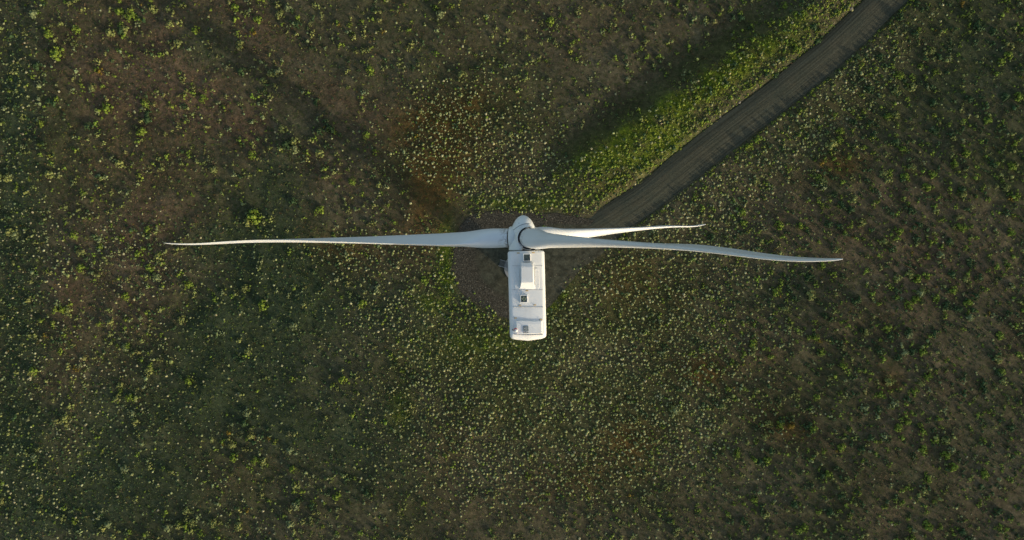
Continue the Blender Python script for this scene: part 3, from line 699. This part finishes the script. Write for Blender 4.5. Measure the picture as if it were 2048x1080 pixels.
# low sprigs and seedlings between them
x, y, r = jgrid(0.62, 6)
gr = np.clip(blobs(x, y, MOSS) + blobs(x, y, BANK) + blobs(x, y, LUSH), 0, 1.3); nz = fbm(x, y, 3.0, 62)
keep = (r.random(x.size) < np.clip(.20 + .55 * gr + 1.4 * (nz - .5) + .1 * sstep(20, 60, x), 0.03, .95)) & ~clear(x, y, .1)
x, y, gr = x[keep], y[keep], gr[keep]; n = x.size
bk = np.clip(blobs(x, y, BANK) + blobs(x, y, LUSH), 0, 1.2); ms = np.clip(blobs(x, y, MOSS), 0, 1.2)
c, _ = pick(r, n, [('green', .5 + bk), ('dark', .6 + 1.2 * ms), ('lime', .15 + .9 * bk), ('olive', .5), ('ochre', .05), ('sage', .10 + .3 * ms)])
sc = r.uniform(.12, .3, n); T_spr = [sprig_t(np.random.default_rng(200 + k), 7) for k in range(8)]
me = plant_mesh('ground_cover', T_spr, r.integers(0, 8, n), np.stack([x, y, height(x, y) - .02], 1), sc, sc * r.uniform(.7, 1.3, n), r.uniform(0, 6.28, n), c * .9)
tag(link(bpy.data.objects.new('ground_cover', me)), 'dark green low ground cover between the shrubs of the field', 'ground cover', kind='stuff')

# dry grass standing between the plants
x, y, r = jgrid(0.50, 16)
br = np.clip(blobs(x, y, BROWN), 0, 1.2); ru = np.clip(blobs(x, y, RUST), 0, 1.2); dt = np.clip(blobs(x, y, DOTS), 0, 1.2); lu = np.clip(blobs(x, y, LUSH) + .4 * blobs(x, y, BANK), 0, 1.2); ms = np.clip(blobs(x, y, MOSS), 0, 1.1)
nz = fbm(x, y, 5.0, 71, 4)
keep = (r.random(x.size) < np.clip((nz - .36) * 2.1 + .45 * br + .2 * ru + .5 * lu - .3 * ms, .02, .9)) & ~clear(x, y, .05)
x, y, br, ru, dt, lu, ms = [a[keep] for a in (x, y, br, ru, dt, lu, ms)]; n = x.size
PAL.update({'dry': (.165, .108, .058), 'rusty': (.150, .072, .018), 'mown': (.092, .088, .030), 'fresh': (.150, .200, .014), 'teal': (.035, .060, .034)})
c, _ = pick(r, n, [('dry', .7 + br), ('rusty', .05 + 1.6 * ru), ('mown', .5 + .9 * dt), ('fresh', .02 + 3.0 * lu), ('teal', .05 + 1.6 * ms)])
sc = r.uniform(.16, .30, n); T_dry = [sprig_t(np.random.default_rng(900 + k), 4) for k in range(10)]
me = plant_mesh('dry_grass', T_dry, r.integers(0, 10, n), np.stack([x, y, height(x, y) - .02], 1), sc, sc * r.uniform(.5, 1.0, n), r.uniform(0, 6.28, n), c)
tag(link(bpy.data.objects.new('dry_grass', me)), 'thin brown dry grass standing between the shrubs and tufts', 'dry grass', kind='stuff')

# lobed shrubs: the 300 that show largest are things of their own, the rest one mass
x, y, r = jgrid(1.32, 8)
dots = np.clip(blobs(x, y, DOTS), 0, 1.3); bank = np.clip(blobs(x, y, BANK), 0, 1.3); dsw = np.clip(blobs(x, y, DARKSW), 0, 1); moss = np.clip(blobs(x, y, MOSS), 0, 1.2)
nz = fbm(x, y, 4.5, 63, 2)
p = np.clip(.50 - .42 * dots - .40 * moss + 1.9 * (nz - .5) - .5 * dsw + .1 * bank + .42 * sstep(20, 60, x), .03, .95)
keep = (r.random(x.size) < p) & ~clear(x, y, .35)
x, y, dots, bank, moss = [a[keep] for a in (x, y, dots, bank, moss)]; n = x.size
s_sc = .26 + .56 * r.random(n) ** 2.2
east = sstep(20, 60, x); s_sc *= 1 + .18 * east + .16 * sstep(-15, -40, x)
# a row of bushes along the lower road edge
al = np.arange(8, len(ROAD_D) - 2); al = al[(np.abs(ROAD_D[al, 0]) < XL) & (np.abs(ROAD_D[al, 1]) < YL)]
T = np.gradient(ROAD_D, axis=0); T /= np.linalg.norm(T, axis=1)[:, None]
ex = []
for i in al:
    for k in range(3):
        if r.random() < .8:
            d = -(HALF + .35 + abs(r.normal(0, .35))); q = ROAD_D[i] + np.array([-T[i, 1], T[i, 0]]) * d + T[i] * r.uniform(-.6, .6); ex.append((*q, r.uniform(.20, .40), 1))
    if r.random() < .55:
        d = HALF + 1.3 + abs(r.normal(0, .5)); q = ROAD_D[i] + np.array([-T[i, 1], T[i, 0]]) * d; ex.append((*q, r.uniform(.3, .55), 2))
BIG = [(118, 108, 1.5), (510, 434, 1.55), (498, 444, 1.1), (262, 34, 1.2), (218, 218, 1.1), (113, 112, 1.0), (70, 30, 1.0), (575, 290, 1.1), (590, 283, 1.0), (470, 15, .9), (150, 470, 1.0), (365, 640, 1.0), (640, 420, 1.0), (850, 560, .9), (292, 206, 1.0), (430, 1045, 1.0), (300, 740, .9), (527, 610, 1.1), (1775, 760, 1.2), (1770, 655, 1.1), (1710, 600, 1.1), (1620, 590, 1.1), (1350, 820, 1.1), (1345, 815, .9), (1955, 55, 1.2), (1660, 290, 1.2), (1580, 850, 1.0), (200, 480, .9), (392, 60, .9), (740, 140, .9), (380, 760, 1.0), (560, 30, 1.0), (340, 50, .9), (1100, 45, .9), (925, 150, 1.0), (880, 30, .9)]
for bx, by, s in BIG: ex.append((*px(bx, by), s, 3))
ex = np.array(ex); ok = ~clear(ex[:, 0], ex[:, 1], -.3); ex = ex[ok]
x = np.concatenate([x, ex[:, 0]]); y = np.concatenate([y, ex[:, 1]]); s_sc = np.concatenate([s_sc, ex[:, 2]]); src = np.concatenate([np.zeros(n), ex[:, 3]]); n = x.size
bank = np.clip(blobs(x, y, BANK), 0, 1.2); moss = np.clip(blobs(x, y, MOSS), 0, 1.2); rust = np.clip(blobs(x, y, RUST), 0, 1)
KN = ['olive', 'green', 'lime', 'sage', 'ochre', 'dark']
s_col, s_k = pick(r, n, [('olive', .9 - .45 * sstep(20, 60, x)), ('green', .55 + .6 * bank + .35 * sstep(20, 60, x)), ('lime', .03 + .7 * bank + .5 * (src == 1)), ('sage', .38 + .3 * moss - .25 * sstep(20, 60, x)), ('ochre', .012 + .06 * rust), ('dark', .22 + .4 * moss + .55 * sstep(20, 60, x))])
s_hs = s_sc * r.uniform(.75, 1.25, n) * np.where(src == 1, r.uniform(1.1, 3.0, n), 1.2); s_z = height(x, y) - .05
inview = (np.abs(x) < 110.0) & (np.abs(y) < 57.5)
hid = (np.abs(x - px(1055, 590)[0]) < 4) & (np.abs(y - px(1055, 600)[1]) < 9)
order = np.argsort(-np.where(inview & ~hid, s_sc, 0)); big = np.zeros(n, bool); big[order[:300]] = True
T_sh = [shrub_t(np.random.default_rng(300 + k), 6, 30) for k in range(12)]
m = ~big
me = plant_mesh('shrub_mass', T_sh, r.integers(0, 12, n)[m], np.stack([x, y, s_z], 1)[m], s_sc[m], s_hs[m], r.uniform(0, 6.28, n)[m], s_col[m])
tag(link(bpy.data.objects.new('shrub_mass', me)), 'countless small lobed green shrubs spread over the open field', 'shrubs', kind='stuff')
WORDS = {'olive': 'olive green', 'green': 'bright green', 'lime': 'yellow-green', 'sage': 'grey-green', 'ochre': 'ochre yellow', 'dark': 'dark green'}
MESH = {}
for kn in KN:
    for v in range(4):
        tv, tf, tc = shrub_t(np.random.default_rng(500 + v * 7 + len(kn)), 14, 130)
        mm_ = raw_mesh('shrub', tv, tf, M_leaf, False); set_col(mm_, 'leaf', np.array(PAL[kn])[None] * tc[:, None]); MESH[kn, v] = mm_
dr, _ = pl_dist(x, y, ROAD); sp = pad_sd(x, y); dcr, acr = pl_dist(x, y, CREST)
for j, i in enumerate(np.where(big)[0]):
    kn = KN[s_k[i]]
    if src[i] == 1 or (-HALF - 2.2 < dr[i] < 0 and sp[i] > 4): zone = 'lining the straight lower road edge'; g = 'shrubs along the road edge'
    elif 0 < dr[i] < 12 and sp[i] > 1: zone = 'on the lush green bank beside the road'; g = 'shrubs on the roadside bank'
    elif sp[i] < 9: zone = 'close to the rim of the turbine pad'; g = 'shrubs round the turbine pad'
    elif dr[i] > 0 and x[i] > -30: zone = 'on the rusty brown slope beyond the roadside bank'; g = 'shrubs beyond the roadside bank'
    elif x[i] < -15 and y[i] > 6: zone = 'on bare brown ground by the long tower shadow'; g = 'shrubs on the brown ground'
    elif x[i] < -15: zone = 'among dark green ground cover past the single left-out blade'; g = 'shrubs among the dark ground cover'; zone = 'among the dark mossy ground cover'
    elif x[i] > 35: zone = 'on the open scrub field'; g = 'shrubs on the open scrub field'
    else: zone = 'in the tuft-dotted field behind the nacelle tail'; g = 'shrubs in the tuft-dotted field'
    nn = np.sort(np.hypot(x - x[i], y - y[i]))[3]; sz = 'large' if s_sc[i] > .95 else 'broad' if s_sc[i] > .86 else 'mid-sized' if s_sc[i] > .77 else 'small'
    zone += [' on barer soil', ''][int(fbm(x[i], y[i], 23, 55) > .5)] if 'scrub' in zone else ''
    sz += ' tall' if s_hs[i] > 1.25 * s_sc[i] else ' flat' if s_hs[i] < .98 * s_sc[i] else ''
    sz += ' crowded' if nn < 1.7 else ' solitary' if nn > 2.6 else ''
    o = link(bpy.data.objects.new('shrub', MESH[kn, j % 4])); o.location = (x[i], y[i], s_z[i]); o.scale = (s_sc[i], s_sc[i], s_hs[i]); o.rotation_euler = (0, 0, r.uniform(0, 6.28))
    tag(o, f'{sz} {WORDS[kn]} lobed shrub {zone}', 'shrub', g)

# ------------------------------------------------------------------ stones
def stone_t(r):
    v, f = I1; v = v * (1 + r.uniform(-.3, .3, (len(v), 1))) * np.array([1, r.uniform(.6, 1), .6]); return v, f, np.ones(len(v))
T_st = [stone_t(np.random.default_rng(700 + k)) for k in range(8)]
r = np.random.default_rng(12); N = 60000
x = r.uniform(px(880, 0)[0], px(1830, 0)[0], N); y = r.uniform(px(0, 660)[1], px(0, -20)[1], N)
dr, al = pl_dist(x, y, ROAD); sp = pad_sd(x, y); rim = np.exp(-((sp + 2.0) / 2.3) ** 2)
right = sstep(px(1100, 0)[0], px(1140, 0)[0], x) * sstep(px(0, 470)[1], px(0, 500)[1], y)
pk = .9 * rim * (1 - .9 * right) * (sp < 2) + .55 * np.exp(-((dr - HALF - .9) / .55) ** 2) * (al > 8)
keep = r.random(N) < pk * (.35 + fbm(x, y, 3, 15)); keep &= ~((np.abs(dr) < HALF - .2) & (al > 4)); x, y = x[keep], y[keep]; n = x.size
sc = .04 + .10 * r.random(n) ** 2.5; spz = pad_sd(x, y)
z = np.where(spz < -.05, .065, height(x, y) + .01)
me = plant_mesh('gravel', T_st, r.integers(0, 8, n), np.stack([x, y, z], 1), sc, sc, r.uniform(0, 6.28, n), np.ones((n, 3)) * .3)
me.materials.clear(); me.materials.append(M_stone)
tag(link(bpy.data.objects.new('gravel', me)), 'loose pale gravel scattered round the pad rim and road bank', 'gravel', kind='stuff')
for (bx, by, s, lb) in ((1702, 17, .42, 'pale boulder lying at the top of the road bank edge'), (1479, 204, .36, 'pale rounded stone at the foot of the road bank'), (1440, 233, .26, 'small pale stone where the road bank bulges')):
    X, Y = px(bx, by); bm = bmesh.new(); bmesh.ops.create_icosphere(bm, subdivisions=2, radius=s)
    rr = random.Random(bx)
    for v in bm.verts: v.co *= rr.uniform(.82, 1.15); v.co.z *= .65
    o = bm_obj('stone', bm, M_stone); o.location = (X, Y, float(height(np.array([X]), np.array([Y]))[0]) + s * .25); tag(o, lb, 'stone', 'stones by the road')
print('PLANTS', N_TUFT, 'tris', sum(len(m.polygons) for m in bpy.data.meshes))
